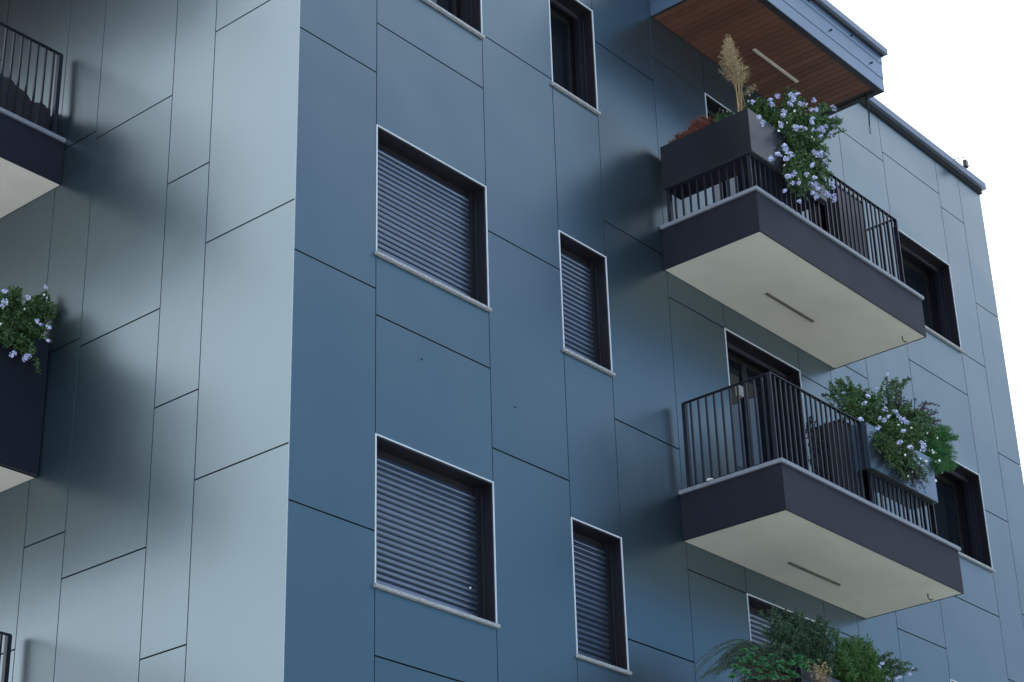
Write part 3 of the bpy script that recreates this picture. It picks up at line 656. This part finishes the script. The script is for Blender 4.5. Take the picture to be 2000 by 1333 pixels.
# rosette shrub: whorls of oblong bright leaves at branch tips
rs = root('rosette_shrub', (5.9, -1.15, -5.62), 'bright blue green rosettes in front of the dark shrub in the bottom planter', 'plant')
lf = MB(); st = MB()
for u, v, s in [(1557,1296,1.2),(1525,1298,1.),(1560,1288,1.1),(1570,1305,1.),(1523,1309,.9),(1455,1317,1.),(1448,1310,.8),(1460,1290,.9),(1492,1300,.7),(1455,1275,.8),(1468,1283,.8),(1545,1300,.8),(1575,1312,.9),(1507,1285,.7),(1480,1313,.7),(1535,1328,.8),(1543,1318,1.),(1498,1325,.8),(1465,1326,.7),(1450,1296,.7),(1475,1270,.6),(1440,1290,.6),(1510,1318,.7),(1488,1290,.7),(1475,1300,.9),(1500,1308,.9),(1515,1328,.9),(1552,1325,1.),(1580,1296,.9),(1435,1305,.8),(1430,1325,.9),(1485,1328,.9)]:
    c_ = at(u, v, -1.32+random.uniform(-.05, .08)); ax = (Vector((-.3, -.4, .9))+rv(.3)).normalized(); a = ax.orthogonal().normalized(); e = ax.cross(a)
    st.tube(bez(Vector((min(max(c_.x+.1, 5.6), 6.6), -1.1, -5.62)), c_+Vector((.05, .12, -.15)), c_, 5), .005, .003, n=4, cap=False)
    for k in range(26):
        t = k*2.4; el = .25+.8*(k/26); d = (a*math.cos(t)+e*math.sin(t))*math.cos(el)+ax*math.sin(el)
        leaf(lf, c_+ax*.012*(k/26), d, .068*s*(1-.3*k/26), .022*s, fold=.15)
part('rosette_leaves', lf, LEAFS, rs); part('stem', st, STEM, rs)
# dry blossoms
db = root('dry_seed_heads', (6.35, -1.15, -5.62), 'pale dry seed heads between the dark and the bright bush at the bottom', 'plant')
lf = MB(); st = MB()
for i in range(46):
    c_ = at(1601+random.gauss(0, 11), 1306+random.gauss(0, 9) + (14 if i % 5 == 0 else 0), -1.34+random.uniform(-.05, .05))
    st.tube(bez(Vector((6.35, -1.15, -5.62)), c_+Vector((0, .08, -.08)), c_, 4), .0015, .001, n=3, cap=False)
    for k in range(12): leaf(lf, c_, rv(1), .018, .006)
part('seed_heads', lf, PLUME, db, kind='stuff'); part('stem', st, STRAW, db)

# --- left balcony plant
rt4 = [(-.7+i*.06, 3.5, -2.6) for i in range(11)]
def px3(u, v, y, rx, rz_, n): c_ = at(u, v, y); return ((c_.x, c_.y, c_.z), (rx, .10, rz_), n)
pl4, _ = grow('plumbago_bush', (-.4, 3.5, -2.6), 'blue flowered bush spilling from the dark planter at the left edge', 'plant', rt4, [
    px3(5, 590, 3.3, .12, .12, 30), px3(25, 575, 3.35, .09, .10, 24), px3(50, 600, 3.3, .10, .10, 34), px3(85, 590, 3.35, .07, .12, 26), px3(95, 610, 3.3, .06, .12, 30), px3(30, 630, 3.25, .16, .12, 60), px3(70, 640, 3.22, .12, .12, 50), px3(10, 660, 3.22, .10, .10, 30), px3(45, 670, 3.22, .10, .08, 26), px3(60, 690, 3.2, .09, .05, 10), px3(75, 725, 3.2, .03, .03, 2), px3(118, 645, 3.25, .02, .02, 1), px3(-30, 630, 3.3, .16, .2, 50)], leafL=.030, leafW=.015, mt=LEAF, step=.017)
def pf(u, v): return at(u, v, 3.12)
flowers(pl4, [pf(*q) for q in ((10,570),(7,572),(9,590),(4,598),(54,582),(87,562),(72,628),(80,636),(94,642),(95,668),(22,694),(26,692),(48,702),(52,698),(57,697),(-20,620))], CLU, 'flower_cluster', .75, 1.1)
flowers(pl4, [pf(*q) for q in ((48,604),(1,633),(34,685),(86,576),(82,582),(60,687),(92,582))], DAI, 'small_flower', .8, 1.2)

# ------------------------------------------------------------------ other things
fl = root('floodlight', (12.98, -.12, 3.80), 'small black floodlight on a bracket at the right end of the roof coping', 'floodlight')
b = MB(); b.box((12.945, -.19, 3.70), (13.035, -.14, 3.81)); part('lamp_housing', b, CABLE, fl, bevel=.008)
b = MB(); b.box((12.953, -.1945, 3.708), (13.027, -.1905, 3.802)); part('lens', b, GLASS, fl)
b = MB(); b.tube([(12.938, -.165, 3.76), (12.938, -.165, 3.85), (13.042, -.165, 3.85), (13.042, -.165, 3.76)], .005, n=5); b.tube([(12.96, -.165, 3.85), (12.88, -.12, 3.82), (12.82, -.05, 3.795)], .007, n=5); part('bracket', b, CABLE, fl)
cbx = at(1691, 186, -.974)
cbl = MB(); q0 = Vector((8.671, -.974, cz+.01)); cbl.tube([q0, q0+Vector((0, 0, -.15)), q0+Vector((.02, 0, -.27)), q0+Vector((.005, 0, -.38)), q0+Vector((-.005, 0, -.46))], .011, .009, n=7)
e0 = q0+Vector((-.005, 0, -.46))
cbl.tube([e0, e0+Vector((.02, 0, -.04)), e0+Vector((.015, 0, -.11)), e0+Vector((-.02, -.01, -.135)), e0+Vector((-.045, -.01, -.11)), e0+Vector((-.02, 0, -.04)), e0+Vector((.0, 0, .01))], .004, n=5)
solo('hanging_cable', cbl, CABLE, tuple(q0), 'black cable with a looped end dangling from the wooden canopy soffit', 'cable', smooth=True)
rp = MB(); q0 = Vector((8.69, -1.075, -.955)); rp.tube([q0, q0+Vector((.012, 0, -.05)), q0+Vector((.004, 0, -.10)), q0+Vector((.018, 0, -.16))], .004, n=5)
solo('cord', rp, STRIPL, tuple(q0), 'short pale cord hanging from the hook under the upper white balcony soffit', 'cord', smooth=True)
# cabinets on the balconies
def cabinet(x0, x1, y0, y1, z0, h, label):
    c_ = root('cabinet', ((x0+x1)/2, (y0+y1)/2, z0), label, 'cabinet', 'dark cabinets standing on the balconies')
    b = MB(); b.box((x0, y0, z0+.03), (x1, y1, z0+h)); part('carcass', b, CAB, c_, bevel=.004)
    for k in (0, 1):
        xa = x0+.006+k*(x1-x0)/2; b = MB(); b.box((xa, y0-.019, z0+.05), (xa+(x1-x0)/2-.012, y0-.001, z0+h-.02)); part('door', b, CAB, c_, bevel=.003)
    b = MB(); b.box((x0-.012, y0-.022, z0+h+.001), (x1+.012, y1, z0+h+.022)); part('top', b, CAB, c_, bevel=.003)
cabinet(7.60, 8.17, -1.00, -.60, -.357, 1.06, 'dark cabinet behind the bars of the upper right balcony')
cabinet(7.10, 7.62, -1.00, -.62, -3.464, 1.02, 'dark cabinet behind the planter end of the middle balcony')
mt_ = root('meter_box', (6.68, -.02, -1.99), 'small cream box on the dark door frame behind the middle railing', 'box')
b = MB(); b.box((6.635, -.06, -1.985), (6.725, -.012, -1.86)); part('casing', b, CREAMBOX, mt_, bevel=.004)
b = MB(); b.box((6.645, -.066, -1.95), (6.715, -.061, -1.87)); part('cover', b, CREAMBOX, mt_)
# furniture under a cover, left balcony
cv = MB(); nx, nz = 26, 10
prof = lambda a: .30+.10*math.sin(a*5.3+.8)+.06*math.sin(a*11+2)+.03*math.sin(a*23)
bmv = []
for j in range(4):
    for i in range(nx+1):
        t = i/nx; x_ = -1.12+t*1.06; h_ = (prof(t)*.35+.56-.20*t)*(.92 if j in (0, 3) else 1.0)
        bmv.append((x_, 3.56+j*.14+(.02*math.sin(i*1.3+j)), -.285+h_))
k = 0; cv.v = bmv[:]
for j in range(3):
    for i in range(nx): a = j*(nx+1)+i; cv.f.append((a, a+1, a+nx+2, a+nx+1))
base_k = len(cv.v)
for i in range(nx+1): cv.v.append((-1.12+i/nx*1.06, 3.545, -.285))
for i in range(nx+1): cv.v.append((-1.12+i/nx*1.06, 4.0, -.285))
for i in range(nx): cv.f.append((base_k+i, base_k+i+1, i+1, i)); c3 = 3*(nx+1); cv.f.append((c3+i, c3+i+1, base_k+nx+1+i+1, base_k+nx+1+i))
cv.f.append((0, nx+1, 2*(nx+1), 3*(nx+1), base_k+nx+1, base_k)); cv.f.append((nx, 2*nx+1, 3*nx+2, 4*nx+3, base_k+2*nx+1, base_k+nx))
solo('covered_furniture', cv, CANVAS, (-.6, 3.75, -.285), 'dark lumpy cover over furniture behind the top left railing', 'furniture cover', smooth=True)
# white clips on the coping of the middle balcony
for (yy, ll, nm) in ((-.40, .07, 'white clip lying on the left coping edge of the middle balcony'), ):
    c_ = MB(); c_.box((5.405, yy-ll/2, -3.449), (5.43, yy+ll/2, -3.437)); c_.box((5.428, yy+.01, -3.4365), (5.436, yy+.035, -3.415))
    solo('white_clip', c_, WHITE, (5.42, yy, -3.449), nm, 'clip', bevel=.002)
